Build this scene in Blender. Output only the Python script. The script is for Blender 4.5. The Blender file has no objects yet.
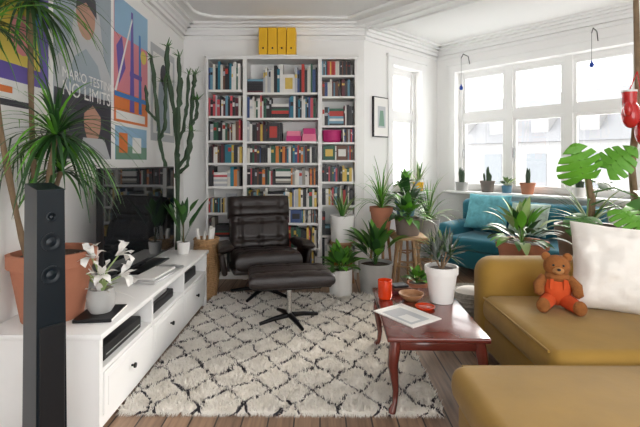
import bpy, bmesh, math, random
from mathutils import Matrix, Vector, noise
random.seed(7)
R=random.uniform
rad=math.radians
HC=1.25; F=430.0
# ---------------------------------------------------------------- materials
def mat(name,col,rough=.5,metal=0,var=.12,scale=8,bump=0,bscale=60,sheen=0,coat=0,emit=0,spec=None,ior=None):
    m=bpy.data.materials.new(name); m.use_nodes=True
    nt=m.node_tree; N=nt.nodes; L=nt.links
    p=N['Principled BSDF']
    p.inputs['Roughness'].default_value=rough; p.inputs['Metallic'].default_value=metal
    if sheen: p.inputs['Sheen Weight'].default_value=sheen
    if coat: p.inputs['Coat Weight'].default_value=coat; p.inputs['Coat Roughness'].default_value=.1
    if spec is not None: p.inputs['Specular IOR Level'].default_value=spec
    if ior: p.inputs['IOR'].default_value=ior
    tc=N.new('ShaderNodeTexCoord'); no=N.new('ShaderNodeTexNoise'); no.inputs['Scale'].default_value=scale; no.inputs['Detail'].default_value=3
    L.new(tc.outputs['Object'],no.inputs['Vector'])
    mx=N.new('ShaderNodeMix'); mx.data_type='RGBA'
    mx.inputs[6].default_value=(*[c*(1-var) for c in col],1)
    mx.inputs[7].default_value=(*[min(1,c*(1+var)) for c in col],1)
    L.new(no.outputs['Fac'],mx.inputs[0]); L.new(mx.outputs[2],p.inputs['Base Color'])
    if bump:
        n2=N.new('ShaderNodeTexNoise'); n2.inputs['Scale'].default_value=bscale; n2.inputs['Detail'].default_value=4
        L.new(tc.outputs['Object'],n2.inputs['Vector'])
        bp=N.new('ShaderNodeBump'); bp.inputs['Strength'].default_value=bump; bp.inputs['Distance'].default_value=.01
        L.new(n2.outputs['Fac'],bp.inputs['Height']); L.new(bp.outputs[0],p.inputs['Normal'])
    return m
M={}
def dm(k,*a,**kw): M[k]=mat(k,*a,**kw)
dm('wall_paint',(.86,.855,.845),.85,var=.02,scale=2,bump=.05,bscale=40)
dm('ceiling_paint',(.87,.87,.865),.9,var=.02,scale=2)
dm('trim_paint',(.86,.86,.855),.5,var=.02)
dm('white_lacquer',(.86,.86,.855),.35,var=.02)
dm('shelf_white',(.78,.775,.76),.5,var=.03)
dm('leather',(.016,.010,.009),.34,var=.3,scale=12,bump=.3,bscale=90,spec=.4)
dm('dark_metal',(.02,.02,.022),.35,metal=.7)
dm('chrome',(.6,.6,.6),.2,metal=1)
dm('black_plastic',(.009,.010,.012),.35,var=.1,spec=.35)
dm('black_gloss',(.004,.009,.014),.3,var=.1,spec=.3)
dm('screen',(.007,.009,.011),.03,var=.3,scale=2,ior=1.9)
dm('silver',(.6,.61,.62),.3,metal=.6)
dm('table_wood',(.13,.026,.018),.2,var=.5,scale=7,coat=.5)
dm('stool_wood',(.34,.175,.08),.5,var=.25,scale=10)
dm('pale_wood',(.40,.25,.13),.5,var=.2,scale=10)
dm('mustard',(.31,.175,.022),.75,var=.25,scale=5,sheen=.15,bump=.12,bscale=25)
dm('teal',(.005,.145,.21),.7,var=.25,scale=5,sheen=.2,bump=.08,bscale=25)
dm('turquoise',(.14,.44,.52),.8,var=.5,scale=22)
dm('cushion_pattern',(.45,.57,.50),.8,var=.6,scale=30)
dm('white_fabric',(.80,.765,.72),.9,var=.05,scale=5,bump=.25,bscale=30)
dm('teddy_fur',(.27,.095,.022),.95,var=.3,scale=40,bump=.5,bscale=120)
dm('teddy_muzzle',(.42,.20,.07),.95,var=.2,scale=40,bump=.5,bscale=120)
dm('teddy_clothes',(.58,.075,.012),.9,var=.15,scale=30,bump=.3)
dm('terracotta',(.45,.18,.105),.8,var=.22,scale=9,bump=.1)
dm('pot_white',(.78,.77,.75),.4,var=.05)
dm('pot_grey',(.40,.40,.39),.7,var=.15,scale=10)
dm('pot_taupe',(.20,.16,.14),.6,var=.15)
dm('pot_blue',(.10,.22,.32),.4,var=.15)
dm('soil',(.05,.035,.025),1,var=.4,scale=60,bump=.5)
dm('leaf',(.050,.155,.025),.45,var=.45,scale=7)
dm('leaf_dark',(.020,.07,.018),.45,var=.4,scale=7)
dm('leaf_bright',(.11,.33,.025),.42,var=.35,scale=5)
dm('leaf_pale',(.30,.40,.16),.5,var=.35,scale=9)
dm('leaf_grey',(.15,.17,.155),.6,var=.35,scale=25)
dm('cactus',(.042,.080,.042),.65,var=.35,scale=14)
dm('bark',(.20,.135,.08),.9,var=.35,scale=18,bump=.6,bscale=40)
dm('red_glass',(.60,.04,.005),.15,var=.2,coat=.6)
dm('red_leather',(.50,.015,.015),.25,var=.15,coat=.4)
dm('yellow_card',(.78,.44,.01),.6,var=.05)
dm('magenta',(.48,.02,.16),.6,var=.1)
dm('pink',(.72,.20,.31),.6,var=.1)
dm('wicker',(.42,.25,.12),.8,var=.5,scale=60,bump=.6)
dm('wicker_grey',(.30,.29,.26),.8,var=.6,scale=70,bump=.6)
dm('paper',(.82,.81,.78),.7,var=.03)
dm('blue_glass',(.015,.06,.35),.15,var=.1)
dm('petal',(.86,.85,.82),.6,var=.04)
dm('facade',(.27,.27,.27),.9,var=.06,scale=.5)
dm('roof',(.18,.185,.195),.8,var=.08,scale=1)
dm('facade_glass',(.16,.175,.19),.3,var=.1)
bookcols=[(.62,.60,.54),(.70,.69,.66),(.015,.015,.02),(.03,.03,.035),(.42,.03,.02),(.04,.08,.22),(.02,.17,.24),(.58,.18,.03),
 (.12,.05,.03),(.25,.23,.2),(.02,.10,.06),(.60,.42,.08),(.42,.44,.47),(.09,.015,.025),(.50,.07,.09),(.14,.30,.40)]
BK=[mat('book_%02d'%i,c,.5,var=.1,scale=20) for i,c in enumerate(bookcols)]

# ---------------------------------------------------------------- builder
class MB:
    def __init__(s): s.v=[];s.f=[];s.m=[];s.mats=[];s.M=Matrix()
    def add(s,vs,fs,mt):
        if isinstance(mt,str): mt=M[mt]
        if mt not in s.mats: s.mats.append(mt)
        k=s.mats.index(mt); o=len(s.v)
        s.v+=[tuple(s.M@Vector(p)) for p in vs]
        for f in fs: s.f.append(tuple(i+o for i in f)); s.m.append(k)
    def box(s,a,b,mt):
        x0,y0,z0=a;x1,y1,z1=b
        s.add([(x0,y0,z0),(x1,y0,z0),(x1,y1,z0),(x0,y1,z0),(x0,y0,z1),(x1,y0,z1),(x1,y1,z1),(x0,y1,z1)],
              [(3,2,1,0),(4,5,6,7),(0,1,5,4),(1,2,6,5),(2,3,7,6),(3,0,4,7)],mt)
    def rbox(s,a,b,mt,r=.02,seg=3):
        bm=bmesh.new(); bmesh.ops.create_cube(bm,size=1)
        sz=[b[i]-a[i] for i in range(3)]; c=[(a[i]+b[i])/2 for i in range(3)]
        for v in bm.verts: v.co=Vector([v.co[i]*sz[i]+c[i] for i in range(3)])
        bmesh.ops.bevel(bm,geom=bm.edges[:],offset=min(r,min(sz)*.49),segments=seg,profile=.5,affect='EDGES')
        bm.verts.index_update()
        s.add([tuple(v.co) for v in bm.verts],[tuple(v.index for v in f.verts) for f in bm.faces],mt); bm.free()
    def lathe(s,prof,mt,c=(0,0,0),seg=24):
        vs=[];fs=[]
        for (r,z) in prof:
            for i in range(seg):
                a=2*math.pi*i/seg; vs.append((c[0]+r*math.cos(a),c[1]+r*math.sin(a),c[2]+z))
        for j in range(len(prof)-1):
            for i in range(seg):
                k=(i+1)%seg; fs.append((j*seg+i,j*seg+k,(j+1)*seg+k,(j+1)*seg+i))
        fs.append(tuple(reversed(range(seg)))); n=(len(prof)-1)*seg; fs.append(tuple(range(n,n+seg)))
        s.add(vs,fs,mt)
    def tube(s,path,rr,mt,seg=8,ribs=0,rd=.3):
        P=[Vector(p) for p in path]; n=len(P)
        if not hasattr(rr,'__len__'): rr=[rr]*n
        vs=[];fs=[]; ref=None
        for i in range(n):
            t=(P[min(i+1,n-1)]-P[max(i-1,0)]).normalized()
            if ref is None: ref=Vector((1,0,0)) if abs(t.x)<.8 else Vector((0,1,0))
            u=(ref-t*ref.dot(t)).normalized(); w=t.cross(u); ref=u
            for k in range(seg):
                a=2*math.pi*k/seg; r=rr[i]*(1-(rd if (ribs and k%2) else 0))
                vs.append(tuple(P[i]+u*math.cos(a)*r+w*math.sin(a)*r))
        for i in range(n-1):
            for k in range(seg):
                q=(k+1)%seg; fs.append((i*seg+k,i*seg+q,(i+1)*seg+q,(i+1)*seg+k))
        fs.append(tuple(reversed(range(seg)))); fs.append(tuple(range((n-1)*seg,n*seg)))
        s.add(vs,fs,mt)
    def ell(s,c,r,mt,rot=None,su=16,sv=10):
        vs=[];fs=[]; rot=rot or Matrix()
        for j in range(sv+1):
            ph=math.pi*j/sv
            for i in range(su):
                a=2*math.pi*i/su
                p=rot@Vector((r[0]*math.sin(ph)*math.cos(a),r[1]*math.sin(ph)*math.sin(a),r[2]*math.cos(ph)))
                vs.append((c[0]+p.x,c[1]+p.y,c[2]+p.z))
        for j in range(sv):
            for i in range(su):
                k=(i+1)%su; fs.append((j*su+i,(j+1)*su+i,(j+1)*su+k,j*su+k))
        s.add(vs,fs,mt)
    def cushion(s,sx,sy,sz,mt,p=5,e=.35,nx=0,ny=0,dim=.5,n=26,wr=0,sag=0):
        vs=[];fs=[]
        def co(i): 
            t=-1+2*i/n; return math.sin(t*math.pi/2)
        for side in (1,-1):
            for j in range(n+1):
                for i in range(n+1):
                    u=co(i);v=co(j)
                    h=(max(0,(1-abs(u)**p)*(1-abs(v)**p)))**e
                    d=0
                    if nx and side==1:
                        for a in range(nx):
                            for b_ in range(ny):
                                cu=-1+2*(a+.5)/nx; cv=-1+2*(b_+.5)/ny
                                q=((u-cu)*sx/2)**2+((v-cv)*sy/2)**2
                                d=max(d,math.exp(-q/(2*.022**2)))
                        d=max(d,.45*math.exp(-(abs(((v+1)/2*ny)%1-.5)*sy/ny)**2/(2*.012**2)))
                        d=max(d,.35*math.exp(-(abs(((u+1)/2*nx)%1-.5)*sx/nx)**2/(2*.012**2)))
                    z=side*sz/2*h*(1-dim*d)
                    if wr: z+=wr*noise.noise(Vector((u*2,v*2,side)))*h+wr*.35*noise.noise(Vector((u*6,v*6,side+4)))*h
                    k=1-sag*(1-abs(v)**2); k2=1-sag*(1-abs(u)**2)
                    vs.append((u*sx/2*k,v*sy/2*k2,z))
        W=n+1;O=W*W
        for j in range(n):
            for i in range(n):
                a=j*W+i; fs.append((a,a+1,a+W+1,a+W)); fs.append((O+a,O+a+W,O+a+W+1,O+a+1))
        s.add(vs,fs,mt)
    def ribbon(s,path,ws,mt,fold=.25):
        P=[Vector(p) for p in path]; n=len(P); vs=[];fs=[]
        for i in range(n):
            t=(P[min(i+1,n-1)]-P[max(i-1,0)]).normalized()
            sd=t.cross(Vector((0,0,1)))
            if sd.length<.05: sd=Vector((1,0,0))
            sd.normalize(); nm=sd.cross(t)
            w=ws[i]
            vs+= [tuple(P[i]-sd*w+nm*w*fold),tuple(P[i]),tuple(P[i]+sd*w+nm*w*fold)]
        for i in range(n-1):
            a=i*3; fs+=[(a,a+1,a+4,a+3),(a+1,a+2,a+5,a+4)]
        s.add(vs,fs,mt)
    def spray(s,o,n,length,w,mt,el=(20,80),droop=2,segs=7,broad=False,az=(0,360),fold=.25,lv=.25,stem=None):
        if broad: segs=12
        for i in range(n):
            a=rad(R(*az)); e=rad(R(*el)); L=length*R(1-lv,1+lv)
            d=Vector((math.cos(e)*math.cos(a),math.cos(e)*math.sin(a),math.sin(e)))
            p=Vector(o)+Vector((R(-1,1),R(-1,1),0))*.01; path=[p.copy()]; st=L/segs
            for k in range(segs):
                dr=droop*(2.2 if broad and k>segs*.5 else (.5 if broad else 1))
                d.z-=dr*st*R(.8,1.2); d.normalize(); p=p+d*st; path.append(p.copy())
            ws=[]
            for k in range(segs+1):
                t=k/segs
                if broad:
                    tt=(t-.48)/.52; ws.append(.0022 if tt<=0.01 else max(.0012,w*math.sin(math.pi*min(.99,tt**.62))**.8))
                else: ws.append(w*min(1,.45+t*3)*max(.03,(1-t))**.6)
            s.ribbon(path,ws,mt if isinstance(mt,str) else random.choice(mt),fold)
    def finish(s,name,loc=(0,0,0),rz=0,ang=40,smooth=True,parent=None,rot=None):
        me=bpy.data.meshes.new(name); me.from_pydata(s.v,[],s.f)
        for m_ in s.mats: me.materials.append(m_)
        me.polygons.foreach_set('material_index',s.m)
        if smooth:
            me.polygons.foreach_set('use_smooth',[True]*len(s.f)); 
            try: me.set_sharp_from_angle(angle=rad(ang))
            except Exception: pass
        me.update()
        o=bpy.data.objects.new(name,me); bpy.context.collection.objects.link(o)
        o.location=loc; o.rotation_euler=rot if rot else (0,0,rz)
        if parent: o.parent=parent
        return o

# ---------------------------------------------------------------- room shell
WX=-1.545; BY=4.87; CH=2.80
B=Vector((.5,BY)); C=Vector((1.60,5.88)); dBC=(C-B).normalized(); LBC=(C-B).length
dCW=Vector((dBC.y,-dBC.x)); WL=3.6; E=C+dCW*WL
foot=[(WX,-1.2),(E.x,-1.2),(E.x,E.y),(C.x,C.y),(B.x,B.y),(WX,BY)]
def slab(name,z0,z1,mt):
    b=MB(); n=len(foot)
    vs=[(x,y,z0) for x,y in foot]+[(x,y,z1) for x,y in foot]
    fs=[tuple(reversed(range(n))),tuple(range(n,2*n))]+[(i,(i+1)%n,n+(i+1)%n,n+i) for i in range(n)]
    b.add(vs,fs,mt); return b.finish(name,smooth=False)
fm=bpy.data.materials.new('floor_planks'); fm.use_nodes=True
nt=fm.node_tree;N=nt.nodes;L=nt.links;p=N['Principled BSDF'];p.inputs['Roughness'].default_value=.45
tc=N.new('ShaderNodeTexCoord');mp=N.new('ShaderNodeMapping');mp.inputs['Rotation'].default_value=(0,0,rad(90))
br=N.new('ShaderNodeTexBrick');br.inputs['Color1'].default_value=(.36,.235,.155,1);br.inputs['Color2'].default_value=(.25,.16,.105,1);br.inputs['Mortar'].default_value=(.03,.02,.015,1)
br.inputs['Scale'].default_value=1;br.inputs['Mortar Size'].default_value=.004;br.inputs['Brick Width'].default_value=1.9;br.inputs['Row Height'].default_value=.125
L.new(tc.outputs['Object'],mp.inputs[0]);L.new(mp.outputs[0],br.inputs['Vector'])
m2=N.new('ShaderNodeMapping');m2.inputs['Scale'].default_value=(30,2,1);L.new(tc.outputs['Object'],m2.inputs[0])
no=N.new('ShaderNodeTexNoise');no.inputs['Scale'].default_value=1.5;no.inputs['Detail'].default_value=5;L.new(m2.outputs[0],no.inputs['Vector'])
mx=N.new('ShaderNodeMix');mx.data_type='RGBA';mx.blend_type='MULTIPLY';mx.inputs[0].default_value=.75
cr=N.new('ShaderNodeValToRGB');cr.color_ramp.elements[0].position=.3;cr.color_ramp.elements[0].color=(.40,.38,.37,1);cr.color_ramp.elements[1].position=.7;cr.color_ramp.elements[1].color=(1.25,1.22,1.2,1)
L.new(no.outputs['Fac'],cr.inputs[0]);L.new(br.outputs['Color'],mx.inputs[6]);L.new(cr.outputs[0],mx.inputs[7]);L.new(mx.outputs[2],p.inputs['Base Color'])
M['floor_planks']=fm
slab('floor',-.1,0,'floor_planks'); slab('ceiling',CH,CH+.1,'ceiling_paint')

def frame(P,d):
    a=math.atan2(d.y,d.x); return Matrix.Translation((P.x,P.y,0))@Matrix.Rotation(a,4,'Z')
def wall(name,P,Q,ops=(),T=.3):
    P=Vector(P);Q=Vector(Q); L_=(Q-P).length; b=MB(); s=0
    for (a,c,z0,z1) in ops:
        b.box((s,0,0),(a,T,CH),'wall_paint')
        if z0>0: b.box((a,0,0),(c,T,z0),'wall_paint')
        b.box((a,0,z1),(c,T,CH),'wall_paint'); s=c
    b.box((s,0,0),(L_,T,CH),'wall_paint')
    o=b.finish(name,smooth=False); o.matrix_world=frame(P,(Q-P).normalized()); return o
WZ0,WZ1,WT=.88,2.43,1.83
wall('wall_left',(WX,-1.2),(WX,BY)); wall('wall_back',(WX,BY),B)
wall('wall_bay_side',B,C,[(.50,1.10,WZ0,WZ1)])
wall('wall_window',C,E,[(.28,2.92,WZ0,WZ1)])
wall('wall_right',E,(E.x,-1.2))
wall('wall_fill_blocker',(E.x,-1.2),(WX,-1.2),[(.5,4.3,0,2.45)],T=.15)  # unseen wall added behind the camera to cut fill light, wide opening left
gm=bpy.data.materials.new('window_glass');gm.use_nodes=True;nt=gm.node_tree;nt.nodes.clear()
o_=nt.nodes.new('ShaderNodeOutputMaterial');t_=nt.nodes.new('ShaderNodeBsdfTransparent');g_=nt.nodes.new('ShaderNodeBsdfGlossy');g_.inputs['Roughness'].default_value=.02
ms=nt.nodes.new('ShaderNodeMixShader');ms.inputs[0].default_value=.04;nt.links.new(t_.outputs[0],ms.inputs[1]);nt.links.new(g_.outputs[0],ms.inputs[2]);nt.links.new(ms.outputs[0],o_.inputs[0])
M['window_glass']=gm
def window(name,P,d,s0,s1,n):
    b=MB(); t='trim_paint'
    cw=.09
    b.box((s0-cw,-.025,WZ0-.02),(s0,.0,WZ1+cw),t);b.box((s1,-.025,WZ0-.02),(s1+cw,0,WZ1+cw),t);b.box((s0,-.025,WZ1),(s1,0,WZ1+cw),t)
    b.box((s0-cw-.02,-.04,WZ1+cw),(s1+cw+.02,0,WZ1+cw+.03),t)
    b.rbox((s0-.1,-.14,WZ0-.035),(s1+.1,.12,WZ0),t,.01,2)
    w=(s1-s0)/n; y0,y1=.10,.17
    b.box((s0,y0,WZ0),(s1,y1,WZ0+.05),t);b.box((s0,y0,WZ1-.05),(s1,y1,WZ1),t);b.box((s0,y0-.01,WT-.04),(s1,y1+.01,WT+.04),t)
    for i in range(n+1):
        x=s0+i*w; h=.045
        b.box((max(s0,x-h),y0-.015,WZ0),(min(s1,x+h),y1+.01,WZ1),t)
    for i in range(n):
        a=s0+i*w+.045;c=s0+(i+1)*w-.045
        for z0,z1 in ((WZ0+.05,WT-.04),(WT+.04,WZ1-.05)):
            f=.035
            b.box((a,y0+.01,z0),(a+f,y1-.01,z1),t);b.box((c-f,y0+.01,z0),(c,y1-.01,z1),t)
            b.box((a+f,y0+.01,z0),(c-f,y1-.01,z0+f),t);b.box((a+f,y0+.01,z1-f),(c-f,y1-.01,z1),t)
            b.box((a+f,y0+.03,z0+f),(c-f,y0+.034,z1-f),'window_glass')
        b.box((a+.01,y0-.01,1.3),(a+.02,y0+.012,1.42),'silver')
    o=b.finish(name,smooth=False);o.matrix_world=frame(P,d);return o
window('window_1',B,dBC,.50,1.10,1)
window('window_2',C,dCW,.28,2.92,4)
def trimrun(name,P,Q,prof):
    P=Vector(P);Q=Vector(Q);b=MB();L_=(Q-P).length
    for (y,z0,z1) in prof: b.box((0,-y,z0),(L_,0,z1),'trim_paint')
    o=b.finish(name,smooth=False);o.matrix_world=frame(P,(Q-P).normalized());return o
corn=[(.02,CH-.17,CH-.14),(.035,CH-.12,CH-.08),(.06,CH-.08,CH-.05),(.10,CH-.05,CH-.025),(.15,CH-.025,CH-.0)]
base=[(.015,0,.12),(.022,0,.03)]
segs=[((WX,-1.2),(WX,BY)),((WX,BY),B),(B,C),(C,E)]
for i,(a,c) in enumerate(segs):
    trimrun('trim_%d'%(i+1),a,c,corn)
for nm,(a,c) in zip(('left','back','bay_side','window'),segs): trimrun('baseboard_'+nm,a,c,base)
b=MB()
for y0,y1,z in ((-.14,.14,CH-.035),(-.17,-.13,CH-.055),(.13,.17,CH-.055),(-.03,.03,CH-.05)):
    b.box((0.02,y0,z),(3.9,y1,CH),'trim_paint')
o=b.finish('trim_5',smooth=False);o.matrix_world=frame(B,dCW)
b=MB()
pa=[(WX+.25,-1.1,CH-.012)]+[(WX+.25,BY-.55,CH-.012)]+[(WX+.25+.3*(1-math.cos(t*math.pi/16)),BY-.55+.25*math.sin(t*math.pi/16),CH-.012) for t in range(1,9)]
pa+=[(.3,BY-.30,CH-.012),(2.2,2.55,CH-.012)]
b.tube(pa,.018,'trim_paint',8); b.finish('trim_6')

# ---------------------------------------------------------------- bookcase
UN=[(-1.21,-.80,[2.02,1.74,1.48,1.24,.99,.71,.42,.08]),(-.80,0,[1.99,1.72,1.47,1.24,1.005,.77,.60,.335,.08]),(0,.39,[2.175,1.95,1.64,1.46,1.27,1.04,.79,.47,.08])]
yf=4.57;yb=4.85;TOP=2.37
b=MB();w='shelf_white'
for x0,x1,zs in UN:
    b.box((x0,yf,0),(x0+.02,yb,TOP),w);b.box((x1-.02,yf,0),(x1,yb,TOP),w)
    b.box((x0+.02,yf,TOP-.025),(x1-.02,yb,TOP),w);b.box((x0+.02,yb-.01,0),(x1-.02,yb,TOP-.025),w);b.box((x0+.02,yf+.02,0),(x1-.02,yf+.03,.06),w)
    for z in zs: b.box((x0+.02,yf+.005,z-.022),(x1-.02,yb-.01,z),w)
b.box((-1.23,yf-.012,TOP),(.41,yb,TOP+.018),w)
b.finish('bookcase',smooth=False)
b=MB()
lab=[BK[1],BK[2],BK[11],BK[4],BK[12]]
for ui,(x0,x1,zs) in enumerate(UN):
    zz=[TOP-.025]+zs
    for r in range(len(zs)):
        z=zs[r]+.001; cl=(zz[r]-.022 if r else zz[0])-zs[r]-.012
        x=x0+.024; end=x1-.026
        cd=(ui==1 and r in (6,)) or (ui==2 and r in (0,4)) or (ui==0 and r in (5,)) or cl<.16
        pal=random.sample(BK,9)+[BK[0],BK[2],BK[3],BK[2],BK[1]]
        if ui==2 and r==3: x+=.22
        if ui==1 and r==2: end-=.36
        base_h=cl*R(.84,.93)
        while x<end-.010:
            q=random.random()
            if q<.035 and end-x>.2 and not cd:
                wd=R(.14,.19);zz_=z
                for k in range(random.randint(3,7)):
                    h=R(.018,.032)
                    if zz_+h>z+cl: break
                    b.box((x,yf+.02,zz_),(x+wd,yf+.2,zz_+h),random.choice(pal)); zz_+=h+.0005
                x+=wd+.004; continue
            if q<.05 and end-x>.13:
                wd=.12; b.box((x,yf+.03,z),(x+wd,yf+.045,z+min(cl,.2)),random.choice(pal)); b.box((x+.02,yf+.028,z+.04),(x+wd-.02,yf+.03,z+min(cl,.2)-.04),random.choice(lab)); x+=wd+.004; continue
            if q<.06: x+=R(.01,.03); continue
            if cd: wd=R(.011,.015);h=min(cl*.97,.15);dp=.14
            else: wd=R(.012,.036);h=min(cl,base_h*R(.82,1.10));dp=R(.13,.2)
            if x+wd>end: break
            y0=yf+R(.008,.035); mt=random.choice(pal)
            b.box((x,y0,z),(x+wd,y0+dp,z+h),mt)
            if random.random()<.5:
                f0=R(.5,.7);f1=f0+R(.08,.22); b.box((x+.002,y0-.0012,z+h*f0),(x+wd-.002,y0,z+h*f1),random.choice(lab))
            x+=wd+.0008
b.finish('books',smooth=False)
b=MB(); 
for i in range(4):
    x=-.655+i*.1
    zt=TOP+.019
    b.add([(x,yf+.03,zt),(x+.092,yf+.03,zt),(x+.092,yb-.02,zt),(x,yb-.02,zt),(x,yf+.03,zt+.30),(x+.092,yf+.03,zt+.30),(x+.092,yb-.02,zt+.31),(x,yb-.02,zt+.31)],
     [(3,2,1,0),(4,5,6,7),(0,1,5,4),(1,2,6,5),(2,3,7,6),(3,0,4,7)],'yellow_card')
    b.box((x+.038,yf+.0275,zt+.07),(x+.054,yf+.03,zt+.09),'dark_metal')
b.finish('magazine_files',smooth=False)
b=MB(); b.M=Matrix.Translation((.13,4.68,1.461)); b.lathe([(.08,0),(.1,.02),(.105,.13),(.10,.13),(.095,.03),(0,.03)],'magenta'); b.finish('storage_basket')
b=MB(); b.box((-.36,4.6,1.471),(-.2,4.76,1.53),'magenta');b.box((-.355,4.6,1.5305),(-.21,4.75,1.58),'pink');b.box((-.19,4.6,1.471),(-.04,4.76,1.55),'pink');b.box((-.18,4.6,1.5505),(-.05,4.75,1.61),'magenta'); b.finish('storage_boxes',smooth=False)

# ---------------------------------------------------------------- posters
def pmat(n,c): return mat(n,c,.5,var=.1,scale=3)
P_=dict(grey=pmat('print_grey',(.31,.37,.42)),dark=pmat('print_dark',(.04,.04,.055)),skin=pmat('print_skin',(.46,.26,.19)),purple=pmat('print_purple',(.13,.09,.38)),
 blue=pmat('print_blue',(.05,.20,.52)),yellow=pmat('print_yellow',(.70,.55,.10)),pinkp=pmat('print_pink',(.68,.24,.28)),orange=pmat('print_orange',(.72,.20,.05)),
 sky=pmat('print_sky',(.28,.47,.65)),white=pmat('print_white',(.8,.8,.78)),lg=pmat('print_lightgrey',(.48,.50,.52)),green=pmat('print_green',(.16,.30,.22)),teal=pmat('print_teal',(.05,.28,.32)))
def poster(name,d0,d1,z0,z1,bg,shapes,txt=()):
    b=MB(); W=d1-d0;H=z1-z0
    b.box((0,0,0),(.003,W,H),bg); k=0
    for (pts,mt) in shapes:
        k+=1; x=.0034+k*.0002
        b.add([(x,u*W,v*H) for u,v in pts],[tuple(range(len(pts)))],mt)
    o=b.finish(name,loc=(WX+.001,d0,z0),smooth=False)
    for i,(s,u,v,size) in enumerate(txt):
        c=bpy.data.curves.new('title_text_%d'%(i+1),'FONT'); c.body=s;c.size=size;c.extrude=.0004;c.materials.append(P_['white'])
        t=bpy.data.objects.new('title_text_%d'%(i+1),c);bpy.context.collection.objects.link(t);t.parent=o
        t.location=(.0085,u*W,v*H);t.rotation_euler=(rad(90),0,rad(90))
    return o
def rc(a,b_,c,d): return [(a,b_),(c,b_),(c,d),(a,d)]
def circ(cx,cy,rx,ry,n=16): return [(cx+rx*math.cos(2*math.pi*i/n),cy+ry*math.sin(2*math.pi*i/n)) for i in range(n)]
poster('wall_poster',1.72,2.44,1.42,2.5,P_['purple'],[(rc(.0,.0,1,.22),P_['white']),(circ(.6,.6,.3,.2),P_['blue']),([(.3,.3),(.9,.3),(.8,.75),(.55,.9),(.4,.7)],P_['yellow']),(circ(.7,.45,.12,.1),P_['pinkp']),(rc(.1,.1,.8,.13),P_['dark']),(rc(.1,.16,.6,.19),P_['orange']),([(.0,.22),(.4,.22),(.3,.5),(.1,.8),(0,.9)],P_['teal'])])
poster('wall_poster',2.49,3.17,1.27,2.44,P_['grey'],[(rc(0,0,1,.36),P_['dark']),([(.0,.50),(.25,.62),(.3,.8),(.5,.92),(.75,.85),(.85,.6),(1,.5),(1,.36),(0,.36)],P_['lg']),(circ(.5,.80,.17,.13),P_['skin']),([(.33,.82),(.35,.92),(.5,.99),(.68,.92),(.7,.82),(.5,.88)],P_['dark']),
 ([(.15,.36),(.3,.55),(.5,.62),(.72,.55),(.88,.36)],P_['grey']),(circ(.62,.22,.16,.13),P_['skin']),([(.35,.0),(.45,.12),(.85,.12),(.98,.0)],P_['lg']),([(.45,.25),(.5,.36),(.75,.36),(.8,.24),(.62,.31)],P_['dark'])],
 [('MARIO TESTINO',.10,.42,.088),('NO LIMITS',.10,.33,.126)])
poster('wall_poster',3.22,3.84,1.56,2.52,P_['pinkp'],[(rc(0,0,1,.25),P_['orange']),(rc(0,.25,1,.6),P_['pinkp']),(rc(0,.7,1,1),P_['sky']),([(.12,.3),(.3,.45),(.2,.7),(.05,.6)],P_['purple']),([(.42,.1),(.46,.95),(.52,.95),(.56,.1)],P_['purple']),([(.70,.1),(.70,.8),(.76,.8),(.80,.1)],P_['blue']),(rc(.42,.4,.8,.44),P_['purple']),(rc(.0,.2,1,.24),P_['blue']),([(0,.24),(.48,.9),(.5,.88),(.05,.24)],P_['white']),(rc(.04,.02,.9,.09),P_['white']),(circ(.85,.62,.1,.06),P_['yellow'])])
poster('wall_poster',3.24,3.82,1.27,1.53,P_['sky'],[(rc(0,0,1,.4),P_['green']),(rc(.1,.2,.35,.8),P_['orange']),(rc(.5,.2,.8,.7),P_['white'])])
poster('wall_poster',3.92,4.55,1.45,2.35,P_['lg'],[(rc(.08,.08,.92,.92),P_['white']),([(.2,.1),(.3,.6),(.5,.8),(.7,.6),(.8,.1)],P_['grey']),(circ(.5,.72,.14,.12),P_['dark'])])
b=MB()
b.rbox((.13,-.03,1.54),(.40,-.002,2.01),'black_plastic',.004,1); b.box((.142,-.032,1.552),(.388,-.029,1.998),'paper')
b.box((.2,-.033,1.65),(.34,-.0315,1.9),P_['lg']); b.add([(.22,-.0335,1.67),(.32,-.0335,1.67),(.30,-.0335,1.85),(.24,-.0335,1.85)],[(0,1,2,3)],P_['green'])
o=b.finish('framed_picture',smooth=False);o.matrix_world=frame(B,dBC)

# ---------------------------------------------------------------- tv bench
b=MB();w='white_lacquer';x0,x1,y0,y1=-1.53,-.99,1.93,3.76;H=.48
b.rbox((x0,y0-.015,H-.028),(x1+.015,y1+.015,H),w,.006,2)
b.box((x0,y0,.0),(x1,y0+.03,H-.028),w);b.box((x0,y1-.03,.0),(x1,y1,H-.028),w);b.box((x0,y0+.03,.05),(x0+.01,y1-.03,H-.028),w)
b.box((x0,y0+.03,.06),(x1-.02,y1-.03,.08),w);b.box((x0+.01,y0+.03,.285),(x1-.005,y1-.03,.305),w);b.box((x1-.03,y0+.03,.03),(x1-.012,y1-.03,.075),w)
n=3;cw=(y1-y0-.06)/n
for i in range(n):
    a=y0+.03+i*cw;c=a+cw
    if i: b.box((x0+.01,a-.012,.08),(x1-.003,a+.012,H-.028),w)
    b.rbox((x1-.02,a+.016,.085),(x1-.0,c-.016,.28),w,.004,1)
    b.box((x1-.001,a+.05,.115),(x1+.002,c-.05,.25),w)
    ky=(a+c)/2
    b.M=Matrix.Translation((x1+.002,ky,.185))@Matrix.Rotation(rad(90),4,'Y'); b.lathe([(.006,0),(.006,.01),(.014,.016),(.013,.024),(.0,.026)],'black_plastic',seg=12); b.M=Matrix()
b.finish('tv_bench',ang=30)
b=MB()
b.rbox((-1.42,2.03,.307),(-1.02,2.45,.375),'black_plastic',.005,1);b.box((-1.02,2.05,.33),(-1.018,2.43,.335),'silver')
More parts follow.
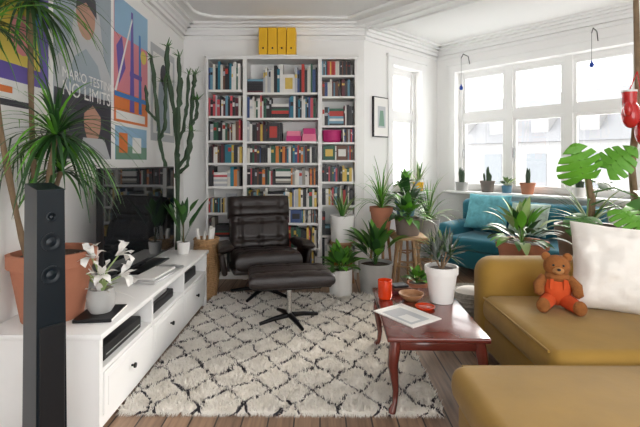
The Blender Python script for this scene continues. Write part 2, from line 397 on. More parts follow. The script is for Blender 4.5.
b.rbox((-1.42,2.66,.307),(-1.03,3.02,.365),'black_plastic',.005,1);b.rbox((-1.40,2.7,.3655),(-1.05,2.95,.41),'silver',.005,1)
b.rbox((-1.42,3.24,.307),(-1.04,3.6,.385),'black_plastic',.005,1)
b.finish('media_players',ang=30)
b=MB()
b.rbox((-.025,-.57,0.03),(.02,.57,.73),'black_plastic',.006,2);b.box((.02,-.56,.045),(.0215,.56,.72),'screen')
b.rbox((-.10,-.24,0),(.11,.24,.012),'black_plastic',.005,2);b.rbox((-.02,-.04,.012),(.01,.04,.05),'black_plastic',.005,1)
b.finish('television',loc=(-1.31,3.17,H+.001),rz=-.04)
b=MB();b.rbox((-.09,-.22,0),(.09,.22,.02),'silver',.005,1);b.rbox((-.08,-.2,.0201),(.07,.12,.032),'pot_white',.004,1);b.finish('set_top_box',loc=(-1.10,2.92,H+.001),rz=-.1)
b=MB()
b.lathe([(.0,0),(.048,0),(.066,.03),(.068,.08),(.058,.115),(.052,.115),(.05,.09),(0,.09)],'pot_grey',seg=28)
b.lathe([(0,.0905),(.05,.0905),(.04,.095),(0,.095)],'soil')
for k,(ax,ay,az_) in enumerate([(-.10,.0,.22),(.07,.05,.27),(.02,-.06,.20),(-.05,.07,.26),(.10,-.02,.18),(-.03,-.04,.28)]):
    h=Vector((ax,ay,az_)); b.tube([(0,0,.09),(h.x*.3,h.y*.3,.09+(az_-.09)*.6),tuple(h*.98)],.004,'leaf_pale',6)
    base_d=Vector((ax,ay,.03)).normalized()
    for j in range(6):
        a=2*math.pi*j/6; sd=base_d.cross(Vector((0,0,1))).normalized(); up=sd.cross(base_d)
        o2=(sd*math.cos(a)+up*math.sin(a))
        pth=[h-base_d*.015,h+base_d*.02+o2*.012,h+base_d*.04+o2*.032,h+base_d*.045+o2*.055,h+base_d*.035+o2*.07]
        b.ribbon(pth,[.006,.016,.021,.015,.002],'petal',.3)
b.spray((0,0,.09),14,.18,.012,['petal','leaf_pale','petal'],el=(10,80),droop=5)
b.finish('potted_white_lily',loc=(-1.10,2.16,H+.021),rz=.2)
b=MB();b.rbox((-.09,-.11,0),(.09,.11,.018),'black_plastic',.003,1);b.box((-.086,-.106,.003),(.0905,.1105,.015),'paper');b.finish('coffee_table_book',loc=(-1.10,2.16,H+.001),rz=.1)

# speaker
b=MB()
b.rbox((-.07,-.09,0),(.07,.09,.03),'black_plastic',.008,2)
b.add([(-.052,-.07,.03),(.052,-.07,.03),(.052,.07,.03),(-.052,.07,.03),(-.045,-.062,1.15),(.045,-.062,1.15),(.045,.062,1.17),(-.045,.062,1.17)],[(3,2,1,0),(4,5,6,7),(0,1,5,4),(1,2,6,5),(2,3,7,6),(3,0,4,7)],'black_gloss')
for z,r in ((1.05,.018),(.96,.034),(.84,.034)):
    b.M=Matrix.Translation((.0,-.0645,z))@Matrix.Rotation(rad(90),4,'X'); b.lathe([(r,-.003),(r,.004),(r*.85,.005),(r*.5,.001),(r*.3,.004),(0,.005)],'black_gloss',seg=24);b.M=Matrix()
b.rbox((-.042,-.076,.20),(.042,-.066,.66),'black_plastic',.004,1)
b.finish('floor_speaker',loc=(-1.025,1.60,0),rz=.9,ang=30)

# ---------------------------------------------------------------- plants
def pot(b,rt,rb,h,mt,z=0,rim=True):
    if rim: pr=[(0,0),(rb,0),(rt*.97,h*.8),(rt*1.05,h*.8),(rt*1.06,h),(rt*.95,h),(rt*.93,h*.9),(0,h*.9)]
    else: pr=[(0,0),(rb,0),(rt,h),(rt*.93,h),(rt*.9,h*.9),(0,h*.9)]
    b.lathe(pr,mt,c=(0,0,z),seg=28)
    b.lathe([(0,h*.9+.001),(rt*.91,h*.9+.001),(rt*.8,h*.92),(0,h*.93)],'soil',c=(0,0,z),seg=20)
def stool(b,r,h,mt,round_=True,legs=3):
    if round_: b.lathe([(0,h-.03),(r*.97,h-.03),(r,h-.02),(r,h-.005),(r*.97,h),(0,h)],mt)
    else: b.rbox((-r,-r,h-.03),(r,r,h),mt,.006,2)
    for k in range(legs):
        a=2*math.pi*(k+.25)/legs; b.tube([(math.cos(a)*r*.6,math.sin(a)*r*.6,h-.03),(math.cos(a)*r*1.05,math.sin(a)*r*1.05,0)],[.016,.012],mt,8)
    for k in range(legs):
        a=2*math.pi*(k+.25)/legs; a2=2*math.pi*(k+1.25)/legs; q=.85
        b.tube([(math.cos(a)*r*q,math.sin(a)*r*q,h*.42),(math.cos(a2)*r*q,math.sin(a2)*r*q,h*.42)],.008,mt,6)
b=MB(); pot(b,.185,.135,.33,'terracotta')
for base_,top,n,Ln in (((-.03,-.02,.3),(.04,-.04,.90),100,.42),((-.06,.03,.3),(-.02,.10,.72),45,.32),((-.10,.05,.3),(-.13,.03,1.58),110,.43),((-.09,-.06,.3),(-.08,-.33,1.35),45,.40)):
    a=Vector(base_);t=Vector(top);m_=(a+t)/2+Vector((-.02,-.02,0))
    pa=[a*(1-k)**2+m_*2*k*(1-k)+t*k*k for k in [i/10 for i in range(11)]]
    b.tube(pa,[.013+.002*math.sin(i*2) for i in range(11)],'bark',8)
    b.spray(t,n,Ln,.010,['leaf','leaf_dark','leaf_dark','leaf_bright'],el=(-20,85),droop=4.2,segs=9)
for i,v in enumerate(b.v):
    if v[0]<-.16: b.v[i]=(-.16+(v[0]+.16)*.06,v[1],v[2])
b.finish('potted_dracaena',loc=(-1.335,2.15,H+.001))
# euphorbia
b=MB(); pot(b,.12,.09,.24,'pot_grey')
def arm(pts,r):
    P=[Vector(p) for p in pts];path=[]
    for i in range(len(P)-1):
        for k in range(6): path.append(P[i].lerp(P[i+1],k/6)+Vector((R(-1,1),R(-1,1),0))*.006)
    path.append(P[-1])
    rr=[r*(.88+.18*math.sin(i*1.3)) for i in range(len(path))]; rr[-1]=r*.3; rr[-2]=r*.8
    b.tube(path,rr,'cactus',8,ribs=1,rd=.5)
arm([(0,0,.2),(0,0,1.25),(-.01,-.03,1.7),(-.06,-.10,2.05),(-.05,-.12,2.33)],.024)
arm([(0,0,1.1),(-.05,-.16,1.2),(-.07,-.26,1.45),(-.08,-.34,1.85),(-.08,-.42,2.15)],.020)
arm([(0,0,1.2),(.08,.02,1.30),(.12,.03,1.6),(.14,.04,1.95),(.15,.06,2.1)],.021)
arm([(0,0,1.3),(.04,-.10,1.42),(.05,-.12,1.7),(.07,-.16,2.0),(.07,-.17,2.22)],.020)
arm([(.12,.03,1.6),(.18,.0,1.68),(.19,-.02,1.85)],.018)
arm([(0,0,1.42),(.02,.1,1.55),(.05,.14,1.8),(.06,.15,2.12)],.019)
arm([(-.07,-.26,1.45),(.0,-.32,1.55),(.02,-.36,1.8),(.02,-.38,1.95)],.017)
arm([(-.02,-.04,1.7),(.02,.02,1.8),(.03,.03,2.05)],.018)
arm([(-.07,-.30,1.6),(-.09,-.48,1.68),(-.09,-.52,1.88)],.016)
arm([(.02,0,1.15),(.12,-.08,1.22),(.16,-.10,1.42),(.17,-.11,1.55)],.018)
for k in range(80):
    q=random.choice([(-.05,-.12,2.3),(.15,.06,2.08),(.07,-.17,2.2),(.06,.15,2.1),(-.08,-.42,2.13),(.19,-.02,1.83),(.02,-.38,1.93),(.17,-.11,1.53)])
    b.spray(q,1,.08,.011,'leaf',el=(0,70),droop=1,segs=3)
b.finish('euphorbia_cactus',loc=(-1.34,4.04,0))
b=MB();pot(b,.055,.045,.10,'pot_white',rim=False);b.tube([(0,0,.08),(0,0,.30)],.006,'bark',6)
b.spray((0,0,.10),10,.38,.030,['leaf_dark','leaf'],el=(60,86),droop=1.0,broad=True);b.spray((0,0,.26),9,.24,.026,'leaf',el=(40,80),droop=1.5,broad=True)
b.finish('potted_rubber_plant',loc=(-1.15,3.62,H+.001))
# wicker basket (tall round)
b=MB(); 
pr=[(0,0),(.085,0)]
for k in range(30):
    z=.01+k*.017; r=.088+.03*math.sin(math.pi*(k/30)*.8); pr+=[(r,z),(r+.007,z+.0085)]
pr+=[(.112,.53),(.122,.54),(.112,.552),(.10,.54),(.085,.03),(0,.03)]
b.lathe(pr,'wicker',seg=26)
for k in range(5): b.tube([(R(-.05,.05),R(-.05,.05),.03),(R(-.08,.08),R(-.08,.08),R(.58,.66))],.016,'paper',10)
b.finish('wicker_basket',loc=(-1.05,3.98,0.0),ang=60)

def small(name,loc,rt,rb,h,pm,fn,rim=False,st=None):
    b=MB()
    if st: stool(b,*st[:3],**(st[3] if len(st)>3 else {})); z=st[1]+.001
    else: z=0
    pot(b,rt,rb,h,pm,z=z,rim=rim); fn(b,z+h*.92); return b.finish(name,loc=loc)
def F1(b,z): b.spray((0,0,z),26,.26,.014,['leaf_pale','leaf'],el=(50,88),droop=1.5)
def F2(b,z): b.spray((0,0,z),44,.25,.040,['leaf_bright','leaf'],el=(15,85),droop=2.5,broad=True)
def F3(b,z): b.spray((0,0,z),48,.50,.009,['leaf_pale','leaf','leaf_bright'],el=(40,88),droop=3.0)
def F4(b,z): b.spray((0,0,z),60,.28,.036,['leaf','leaf_dark','leaf_bright'],el=(5,88),droop=2.6,broad=True)
def F6(b,z): b.spray((0,0,z),46,.40,.042,['leaf','leaf_dark','leaf_bright'],el=(40,88),droop=2.0,broad=True)
def F5(b,z):
    for k in range(5):
        a=k*1.26; q=(.05*math.cos(a),.05*math.sin(a),z+R(.03,.12)); b.tube([(0,0,z-.01),q],.006,'bark',6)
        b.spray(q,24,.13,.011,['leaf_grey','leaf_grey','leaf_dark'],el=(-10,85),droop=1.5,fold=.5)
    b.spray((0,0,z+.1),18,.17,.011,['leaf_grey','leaf_pale'],el=(20,85),droop=.6,fold=.5)
def F7(b,z):
    b.spray((0,0,z),64,.32,.036,['leaf','leaf_bright','leaf_pale','leaf_dark'],el=(15,88),droop=2.2,broad=True)
def Fc(b,z):
    for k in range(7):
        a=R(0,6.28);q=R(.0,.03); h=R(.08,.20)
        b.tube([(q*math.cos(a),q*math.sin(a),z-.01),(q*1.3*math.cos(a),q*1.3*math.sin(a),z+h*.7),(q*1.4*math.cos(a),q*1.4*math.sin(a),z+h)],[.013,.016,.004],'cactus',10,ribs=1,rd=.3)
small('potted_aloe',(.225,4.36,0),.125,.11,.26,'pot_white',F1,st=(.13,.45,'stool_wood'))
small('potted_fern',(.195,4.04,0),.11,.105,.25,'pot_white',F2)
small('potted_peace_lily',(.53,4.12,0),.165,.14,.29,'pot_grey',F6)
small('potted_palm',(.63,4.42,0),.115,.085,.24,'terracotta',F3,rim=True,st=(.14,.55,'stool_wood'))
small('potted_pothos',(.88,4.32,0),.13,.11,.17,'pot_taupe',F4,st=(.17,.52,'pale_wood',dict(round_=False,legs=4)))
small('potted_begonia',(.93,4.68,0),.11,.09,.18,'pot_blue',F4,rim=True,st=(.13,.66,'stool_wood'))
small('potted_spider_plant',(1.20,4.74,0),.12,.09,.22,'pot_grey',F3,st=(.15,.40,'pale_wood'))
small('potted_philodendron',(.90,3.98,0),.09,.07,.14,'terracotta',lambda b,z:b.spray((0,0,z),26,.18,.03,['leaf_bright','leaf'],el=(15,85),droop=2.5,broad=True),rim=True)
small('potted_succulent',(.74,2.62,.402),.095,.068,.215,'pot_white',F5,rim=True)
small('potted_croton',(1.56,3.32,0),.18,.14,.26,'terracotta',F7,rim=True,st=(.2,.38,'pale_wood'))
def sill(s,y): 
    p=C+dCW*s+Vector((dCW.y,-dCW.x))*y
    return (p.x,p.y,WZ0+.001)
small('potted_cactus',sill(.40,.05),.08,.07,.11,'pot_grey',Fc)
small('potted_cactus',sill(.74,.05),.085,.065,.14,'pot_taupe',Fc,rim=True)
small('potted_cactus',sill(1.22,.05),.08,.06,.13,'terracotta',Fc,rim=True)
small('potted_cactus',sill(1.75,.05),.07,.055,.10,'pot_white',Fc)
small('potted_violet',sill(.98,.05),.06,.05,.09,'pot_blue',lambda b,z:b.spray((0,0,z),26,.13,.02,['leaf','leaf_pale'],el=(15,85),droop=3,broad=True))
def sill1(s):
    p=B+dBC*s+Vector((dBC.y,-dBC.x))*.05; return (p.x,p.y,WZ0+.001)
small('potted_herb',sill1(.98),.07,.055,.11,'yellow_card',F1)
small('potted_ivy',sill1(.70),.07,.055,.11,'pot_taupe',lambda b,z:b.spray((0,0,z),40,.18,.024,['leaf','leaf_bright'],el=(0,85),droop=3,broad=True))
def mleaf(b,base,d,up,Ln,W,mt):
    d=Vector(d).normalized();up=Vector(up);sd=d.cross(up).normalized();nm=sd.cross(d).normalized();base=Vector(base);n=44
    for s in (-1,1):
        vs=[];fs=[]
        for i in range(n+1):
            t=i/n; w_=W*math.sin(math.pi*min(1,(t*.93+.07))**.72)**.7 if t<1 else 0
            ph=(t*5.2+.15)%1
            if ph<.22 and .12<t<.86: w_*=.38
            m_=base+d*(Ln*t)-nm*(.25*Ln*t*t)
            e=base+d*(Ln*(t-.22*(1-t)+.06*(w_/W)))+sd*s*w_-nm*(.25*Ln*t*t+.22*w_)
            q=(m_+e)/2+nm*.01
            vs+=[tuple(m_),tuple(q),tuple(e)]
        for i in range(n):
            a=i*3;fs+=[(a,a+1,a+4,a+3),(a+1,a+2,a+5,a+4)]
        b.add(vs,fs,mt)
b=MB(); pot(b,.24,.19,.44,'pot_taupe',z=.30,rim=True); stool(b,.22,.299,'pale_wood',legs=4)
b.tube([(0,0,.68),(.02,.0,.95),(-.02,0,1.15)],[.032,.026,.02],'bark',8)
lv=[((-.02,0,1.10),(-.10,-.08,1.12),(-.45,-.5,.85),.30,.17,'leaf_bright'),((0,0,1.1),(.10,-.05,1.20),(.35,-.3,.45),.25,.14,'leaf_bright'),((0,0,1.0),(.24,-.22,.98),(.6,-.5,-.25),.34,.19,'leaf'),((0,0,.95),(-.16,-.22,.84),(-.7,-.5,-.3),.24,.13,'leaf'),
    ((0,0,.85),(.38,-.1,.84),(.8,-.4,-.3),.28,.16,'leaf_bright'),((0,0,.9),(.05,-.3,.9),(.2,-.8,-.5),.22,.13,'leaf_bright'),((0,0,1.0),(.12,.12,1.08),(.5,.2,.1),.24,.13,'leaf_dark')]
for s0,e0,d0,Ln,W,mt in lv:
    a=Vector(s0);e=Vector(e0);m_=(a+e)/2+Vector((0,0,.06)); b.tube([a,m_,e],[.008,.006,.005],'leaf',6)
    up=Vector((-.4,-.8,.5)) if Vector(d0).normalized().z>.4 else Vector((-.2,-.5,1))
    mleaf(b,e,d0,up,Ln,W,mt)
b.spray((0,0,.74),24,.40,.014,['leaf','leaf_pale'],el=(30,85),droop=1.6)
b.finish('potted_monstera',loc=(2.17,3.46,0))
small('potted_agave',(2.72,2.98,0),.17,.13,.26,'terracotta',lambda b,z:b.spray((0,0,z),30,.42,.020,['leaf_pale','leaf'],el=(35,88),droop=1.0),rim=True,st=(.18,.50,'pale_wood'))

# ---------------------------------------------------------------- lounge chair + ottoman
def star(b,r,z,n=5,mt='dark_metal'):
    for k in range(n):
        a=2*math.pi*k/n+.3
        b.tube([(0,0,z+.045),(math.cos(a)*r*.5,math.sin(a)*r*.5,z+.035),(math.cos(a)*r,math.sin(a)*r,z+.014)],[.022,.018,.013],mt,8)
b=MB()
star(b,.31,0); b.tube([(0,0,.03),(0,0,.25)],.026,'dark_metal',12)
b.rbox((-.2,-.18,.23),(.2,.2,.255),'dark_metal',.01,2)
T=Matrix.Translation;RX=lambda a:Matrix.Rotation(rad(a),4,'X');RY=lambda a:Matrix.Rotation(rad(a),4,'Y')
b.M=T((0,-.03,.325))@RX(-6); b.cushion(.58,.60,.19,'leather',p=8,e=.3,nx=3,ny=3,dim=.22,n=48)
b.rbox((-.31,-.28,-.10),(.31,.30,-.04),'leather',.025,3)
b.M=T((0,.30,.525))@RX(70); b.cushion(.58,.36,.17,'leather',p=8,e=.3,nx=3,ny=2,dim=.38,n=48); b.rbox((-.29,-.19,-.10),(.29,.36,-.045),'leather',.025,3)
b.M=T((0,.38,.755))@RX(72); b.cushion(.62,.22,.21,'leather',p=6,e=.36,nx=3,ny=1,dim=.22,n=48)
for s in (-1,1):
    b.M=T((s*.36,-.0,.445))@RX(-5)@RY(s*12); b.cushion(.13,.54,.09,'leather',p=4,e=.45,n=20)
    b.M=T((s*.325,0,0))@RY(s*10); b.rbox((-.025,-.18,.22),(.025,.24,.42),'leather',.024,3)
b.M=Matrix()
b.finish('lounge_chair',loc=(-.52,4.00,0.036),rz=rad(16),ang=60)
b=MB()
star(b,.24,0,4); b.tube([(0,0,.03),(0,0,.30)],.02,'chrome',12); b.rbox((-.22,-.18,.285),(.22,.18,.30),'dark_metal',.006,2)
b.M=T((0,0,.345))@RX(-4); b.cushion(.62,.50,.12,'leather',p=8,e=.28,nx=3,ny=2,dim=.25,n=44); b.rbox((-.29,-.23,-.055),(.29,.23,-.02),'leather',.015,2)
b.M=Matrix(); b.finish('leather_footstool',loc=(-.235,3.30,0.034),rz=rad(10),ang=60)

# ---------------------------------------------------------------- rug
rm=bpy.data.materials.new('berber_wool');rm.use_nodes=True;nt=rm.node_tree;N=nt.nodes;L=nt.links;p=N['Principled BSDF'];p.inputs['Roughness'].default_value=.95
def math_(op,a,b_=None):
    n=N.new('ShaderNodeMath');n.operation=op
    for i,v in enumerate((a,b_)):
        if v is None: continue
        if isinstance(v,(int,float)): n.inputs[i].default_value=v
        else: L.new(v,n.inputs[i])
    return n.outputs[0]
tc=N.new('ShaderNodeTexCoord');no=N.new('ShaderNodeTexNoise');no.inputs['Scale'].default_value=6;no.inputs['Detail'].default_value=3;L.new(tc.outputs['Object'],no.inputs['Vector'])
vm=N.new('ShaderNodeVectorMath');vm.operation='MULTIPLY_ADD';L.new(no.outputs['Color'],vm.inputs[0]);vm.inputs[1].default_value=(.15,.15,0);L.new(tc.outputs['Object'],vm.inputs[2])
sp=N.new('ShaderNodeSeparateXYZ');L.new(vm.outputs[0],sp.inputs[0])
xs=math_('MULTIPLY',sp.outputs[0],4.3);ys=math_('MULTIPLY',sp.outputs[1],3.4)
def line(a):
    f=math_('FRACT',a);g=math_('ABSOLUTE',math_('SUBTRACT',f,.5)); return math_('LESS_THAN',g,.045)
la=line(math_('ADD',math_('ADD',xs,ys),20));lb=line(math_('ADD',math_('SUBTRACT',xs,ys),20))
mxx=math_('MAXIMUM',la,lb)
n2=N.new('ShaderNodeTexNoise');n2.inputs['Scale'].default_value=38;L.new(tc.outputs['Object'],n2.inputs['Vector'])
msk=math_('MULTIPLY',mxx,math_('GREATER_THAN',n2.outputs['Fac'],.44))
mx=N.new('ShaderNodeMix');mx.data_type='RGBA';mx.inputs[7].default_value=(.04,.037,.045,1);L.new(msk,mx.inputs[0])
n3=N.new('ShaderNodeTexNoise');n3.inputs['Scale'].default_value=12;n3.inputs['Detail'].default_value=5;L.new(tc.outputs['Object'],n3.inputs['Vector'])
mc=N.new('ShaderNodeMix');mc.data_type='RGBA';mc.inputs[6].default_value=(.76,.71,.63,1);mc.inputs[7].default_value=(.96,.93,.88,1);L.new(n3.outputs['Fac'],mc.inputs[0]);L.new(mc.outputs[2],mx.inputs[6]);L.new(mx.outputs[2],p.inputs['Base Color'])
M['wool']=rm
b=MB(); rx0,rx1,ry0,ry1=-.80,.80,-.98,.92
nx_,ny_=60,70;vs=[];fs=[]
for j in range(ny_+1):
    for i in range(nx_+1):
        u=i/nx_;v=j/ny_; x=rx0+(rx1-rx0)*u;y=ry0+(ry1-ry0)*v
        z=.012+.003*noise.noise(Vector((x*20,y*20,0))); 
        if i in(0,nx_) or j in (0,ny_): z=.001
        vs.append((x,y,z))
for j in range(ny_):
    for i in range(nx_): a=j*(nx_+1)+i; fs.append((a,a+1,a+nx_+2,a+nx_+1))
b.add(vs,fs,'wool')
vs=[];fs=[]
for k in range(80000):
    x=R(rx0-.005,rx1+.005);y=R(ry0-.005,ry1+.005);a=R(0,6.28)
    cl=noise.noise(Vector((x*14,y*14,3)))
    l=R(.012,.026)*(1+.8*cl);w_=R(.0035,.007)
    dx,dy=math.cos(a),math.sin(a); n0=len(vs); lx,ly=R(-.016,.016)+cl*.014,R(-.016,.016)-cl*.014
    vs+=[(x-dx*w_,y-dy*w_,.010),(x+dx*w_,y+dy*w_,.010),(x+lx,y+ly,.010+l)]; fs.append((n0,n0+1,n0+2))
for k in range(1400):
    x=R(rx0,rx1); y=ry0+.01; n0=len(vs);q=R(-.02,.02)
    vs+=[(x-.003,y,.012),(x+.003,y,.012),(x+q,y-R(.03,.06),.002)];fs.append((n0,n0+1,n0+2))
b.add(vs,fs,'wool')
b.finish('shag_rug',loc=(-.185,3.12,0),rz=rad(-.6),smooth=False)

# ---------------------------------------------------------------- coffee table
b=MB();z0=.022
b.rbox((-.25,-.42,.375),(.25,.42,.40),'table_wood',.008,3)
b.rbox((-.22,-.39,.325),(.22,-.37,.376),'table_wood',.004,1);b.rbox((-.22,.37,.325),(.22,.39,.376),'table_wood',.004,1)
b.rbox((-.22,-.37,.325),(-.2,.37,.376),'table_wood',.004,1);b.rbox((.2,-.37,.325),(.22,.37,.376),'table_wood',.004,1)
for sx in(-1,1):
    for sy in(-1,1):
        cx,cy=sx*.205,sy*.375
        pa=[(cx,cy,.37),(cx+sx*.006,cy+sy*.006,.32),(cx+sx*.014,cy+sy*.014,.26),(cx+sx*.006,cy+sy*.006,.19),(cx-sx*.002,cy-sy*.002,.12),(cx+sx*.004,cy+sy*.004,.06),(cx+sx*.018,cy+sy*.018,z0+.012),(cx+sx*.02,cy+sy*.02,z0)]
        b.tube(pa,[.028,.030,.027,.021,.016,.014,.02,.018],'table_wood',10)
b.finish('coffee_table',loc=(.59,2.49,0),rz=rad(-2),ang=50)
TZ=.401
b=MB();b.lathe([(0,0),(.038,0),(.045,.02),(.045,.115),(.041,.115),(.040,.02),(0,.02)],'red_glass');b.lathe([(0,.0205),(.03,.0205),(.03,.05),(0,.05)],'paper');b.finish('candle_jar',loc=(.405,2.68,TZ))
b=MB();b.box((-.11,-.15,0),(.11,.15,.006),'paper');b.box((-.09,-.12,.0061),(.05,.1,.0066),P_['lg']);b.box((-.07,-.10,.0066),(.0,.0,.0071),P_['white']);b.finish('magazine',loc=(.48,2.38,TZ),rz=.6,smooth=False)
b=MB();b.rbox((-.075,-.055,0),(.075,.055,.018),BK[13],.003,1);b.rbox((-.06,-.05,.0185),(.065,.045,.034),BK[8],.003,1);b.rbox((-.05,-.04,.0345),(.05,.04,.048),BK[2],.003,1);b.finish('pocket_books',loc=(.52,2.82,TZ),rz=.3,ang=30)
b=MB();b.lathe([(0,0),(.035,0),(.07,.03),(.078,.045),(.073,.045),(.06,.025),(0,.008)],'stool_wood',seg=28);b.finish('wooden_bowl',loc=(.56,2.64,TZ))
b=MB();b.lathe([(0,0),(.05,0),(.06,.012),(.055,.014),(.045,.006),(0,.006)],'red_glass');b.finish('ashtray',loc=(.61,2.50,TZ))

# ---------------------------------------------------------------- sofa
b=MB();m_='mustard'
b.rbox((1.02,1.82,.08),(2.12,2.88,.30),m_,.04,4)
b.rbox((.98,1.80,.29),(1.86,2.63,.445),m_,.06,5)
b.rbox((1.0,2.62,.09),(2.12,2.88,.645),m_,.11,7)
b.rbox((1.84,.95,.09),(2.12,2.70,.78),m_,.08,5)
b.rbox((.56,.95,.08),(1.85,1.77,.29),m_,.04,4)
b.rbox((.53,.93,.275),(1.85,1.785,.425),m_,.06,5)
b.tube([(.99,1.86,.43),(.99,2.60,.43)],.006,m_,6);b.tube([(.59,1.785,.40),(1.8,1.785,.40)],.006,m_,6)
for x,y in ((1.06,2.8),(.62,1.0),(.62,1.7),(2.05,2.8),(2.05,1.0),(1.08,1.88)): b.lathe([(.02,0),(.028,.09)],'stool_wood',c=(x,y,0),seg=12)
b.finish('sectional_sofa',ang=50)
b=MB();b.cushion(.54,.50,.24,'white_fabric',p=3,e=.5,n=44,wr=.04,sag=.07)
b.finish('throw_pillow',loc=(1.69,2.38,.655),rot=(rad(64),rad(4),rad(-22)))
b=MB();t='teddy_fur';c_='teddy_clothes'
b.ell((0,0,.09),(.07,.062,.085),c_); b.ell((0,-.005,.205),(.062,.056,.055),t,su=20,sv=14); b.ell((0,-.050,.192),(.027,.022,.020),'teddy_muzzle')
b.ell((0,-.073,.2),(.009,.007,.007),'black_plastic')
for s in(-1,1):
    b.ell((s*.048,0,.25),(.022,.012,.022),t);b.ell((s*.022,-.055,.218),(.006,.005,.006),'black_plastic')
    b.tube([(s*.055,-.0,.14),(s*.085,-.03,.11),(s*.085,-.06,.08),(s*.08,-.068,.07)],[.026,.027,.024,.01],t,12)
    b.tube([(s*.035,-.02,.04),(s*.06,-.08,.037),(s*.075,-.125,.035)],[.036,.034,.03],c_,12)
    b.ell((s*.078,-.135,.038),(.031,.022,.036),t)
    b.box((s*.03-.008,-.064,.10),(s*.03+.008,-.056,.15),c_)
b.ell((0,-.01,.155),(.058,.052,.03),t)
o=b.finish('teddy_bear',loc=(1.32,2.40,.446),rz=rad(-20),ang=80);o.scale=(1.1,1.1,1.1)

# teal sofa
b=MB();m_='teal'
b.rbox((0,-.86,.10),(1.55,-.08,.30),m_,.03,3)
for i in range(2): b.rbox((.16+i*.62,-.88,.29),(.16+i*.62+.61,-.25,.43),m_,.05,4)
b.rbox((0.02,-.30,.12),(1.53,-.06,.80),m_,.07,5)
b.rbox((0,-.84,.10),(.17,-.08,.56),m_,.07,5);b.rbox((1.39,-.84,.10),(1.56,-.08,.56),m_,.07,5)
for x in (.06,1.49):
    for y in (-.8,-.14): b.lathe([(.015,0),(.022,.11)],'stool_wood',c=(x,y,0),seg=10)
o=b.finish('teal_sofa',ang=50);o.matrix_world=frame(C+dCW*.50,dCW)
b=MB();b.cushion(.50,.42,.15,'turquoise',p=3,e=.5,n=24,wr=.02,sag=.06)
o=b.finish('scatter_cushion');o.matrix_world=frame(C+dCW*.50,dCW)@T((.42,-.42,.68))@RX(68)
b=MB();b.cushion(.40,.36,.13,'cushion_pattern',p=3,e=.5,n=24,wr=.02,sag=.06)
o=b.finish('scatter_cushion');o.matrix_world=frame(C+dCW*.50,dCW)@T((.88,-.43,.64))@RX(66)
b=MB();b.lathe([(0,0),(.14,0),(.165,.1),(.17,.28),(.16,.30),(.15,.27),(.13,.03),(0,.03)],'wicker_grey',seg=28)
for k in range(9): b.lathe([(.150+.0028*min(k,6),.02+k*.03),(.162+.0025*min(k,6),.03+k*.03),(.150+.0028*min(k,6),.04+k*.03)],'wicker_grey',seg=28)
b.ell((0,0,.25),(.13,.125,.07),'white_fabric'); b.finish('woven_basket',loc=(1.13,3.22,0))

def hang(name,s,z,off):
    p=C+dCW*s
    n_=Vector((-dBC.x,-dBC.y)); q=p+n_*off
    b=MB(); w0=Vector((p.x-q.x,p.y-q.y,0))
    zz=2.50-z
    b.tube([tuple(w0*.85+Vector((0,0,zz+.0))),tuple(w0*.7+Vector((0,0,zz+.09))),tuple(w0*.2+Vector((0,0,zz+.10))),(0,0,zz+.04)],.005,'dark_metal',6)
    b.tube([(0,0,zz+.04),(0,0,.04)],.002,'dark_metal',5)
    b.lathe([(0,-.028),(.015,-.022),(.024,0),(.016,.022),(.007,.03),(.007,.045),(0,.045)],'blue_glass',seg=16)
    b.finish(name,loc=(q.x,q.y,z))
hang('hanging_ornament',1.92,2.22,.25);hang('hanging_ornament',.5,2.17,.25)
b=MB();pa=[(0,0,0),(.02,0,.6),(-.02,.02,1.2),(.02,0,1.8),(.0,0,2.6)];b.tube(pa,[.035,.03,.027,.025,.02],'bark',10)
b.lathe([(0,0),(.2,0),(.2,.03),(.05,.04),(0,.04)],'stool_wood');b.finish('driftwood_stand',loc=(2.63,3.58,0))
b=MB()
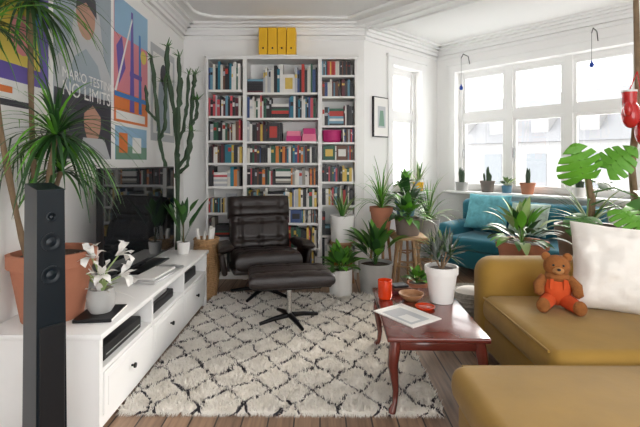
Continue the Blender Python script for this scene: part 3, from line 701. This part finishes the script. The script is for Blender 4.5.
for s,zz in ((-1,0),(1,-.14)):
    x=s*.055-.02
    b.ell((x,-.06,zz-.13),(.065,.07,.11),'red_leather');b.ell((x+.05*s,-.10,zz-.09),(.03,.035,.06),'red_leather')
    b.tube([(x,-.05,zz-.08),(x,-.045,zz+.05)],[.05,.055],'red_leather',14);b.tube([(x,-.045,zz+.05),(x,-.045,zz+.065)],.056,'pot_white',14)
    b.tube([(x,-.045,zz+.065),(0,-.03,.22)],.005,'red_leather',6)
b.finish('boxing_gloves',loc=(2.56,3.50,1.76))

# ---------------------------------------------------------------- outside
b=MB()
for (x0,x1,y,h,rh) in ((-9,1.5,14,2.1,2.6),(1.9,10,12,3.3,2.8)):
    b.box((x0,y,-14),(x1,y+8,h),'facade'); b.add([(x0,y-.2,h),(x1,y-.2,h),(x1,y+4,h+rh),(x0,y+4,h+rh),(x0,y+8,h),(x1,y+8,h)],[(0,1,2,3),(3,2,5,4),(0,3,4),(1,5,2)],'roof')
    k=x0+.8
    while k<x1-1.2:
        for zz in (h-1.9,h-4.9): b.box((k,y-.03,zz),(k+.8,y+.01,zz+1.4),'facade_glass')
        b.box((k,y+.5,h+.4),(k+.7,y+2,h+1.3),'facade'); k+=1.9
o=b.finish('neighbour_building',smooth=False);o.matrix_world=frame(C,dCW)

# ---------------------------------------------------------------- light & camera
w=bpy.data.worlds.new('World');bpy.context.scene.world=w;w.use_nodes=True
bg=w.node_tree.nodes['Background'];bg.inputs[0].default_value=(1,.995,.985,1);bg.inputs[1].default_value=3.2
sd=bpy.data.lights.new('sun','SUN');sd.energy=8.0;sd.angle=rad(30);sd.color=(1,.95,.88);so=bpy.data.objects.new('sun',sd);bpy.context.collection.objects.link(so)
dirv=Vector((-.62,-.60,-.42));so.rotation_euler=dirv.to_track_quat('-Z','Y').to_euler();so.location=(5,8,5)
cd=bpy.data.cameras.new('camera');cam=bpy.data.objects.new('camera',cd);bpy.context.collection.objects.link(cam)
cam.location=(0,0,HC);cam.rotation_euler=(rad(90),0,0);cd.sensor_width=36;cd.lens=F/640*36;cd.shift_y=-51.5/640;cd.clip_start=.05
bpy.context.scene.camera=cam
vs_=bpy.context.scene.view_settings
vs_.view_transform='Standard';vs_.exposure=0.6
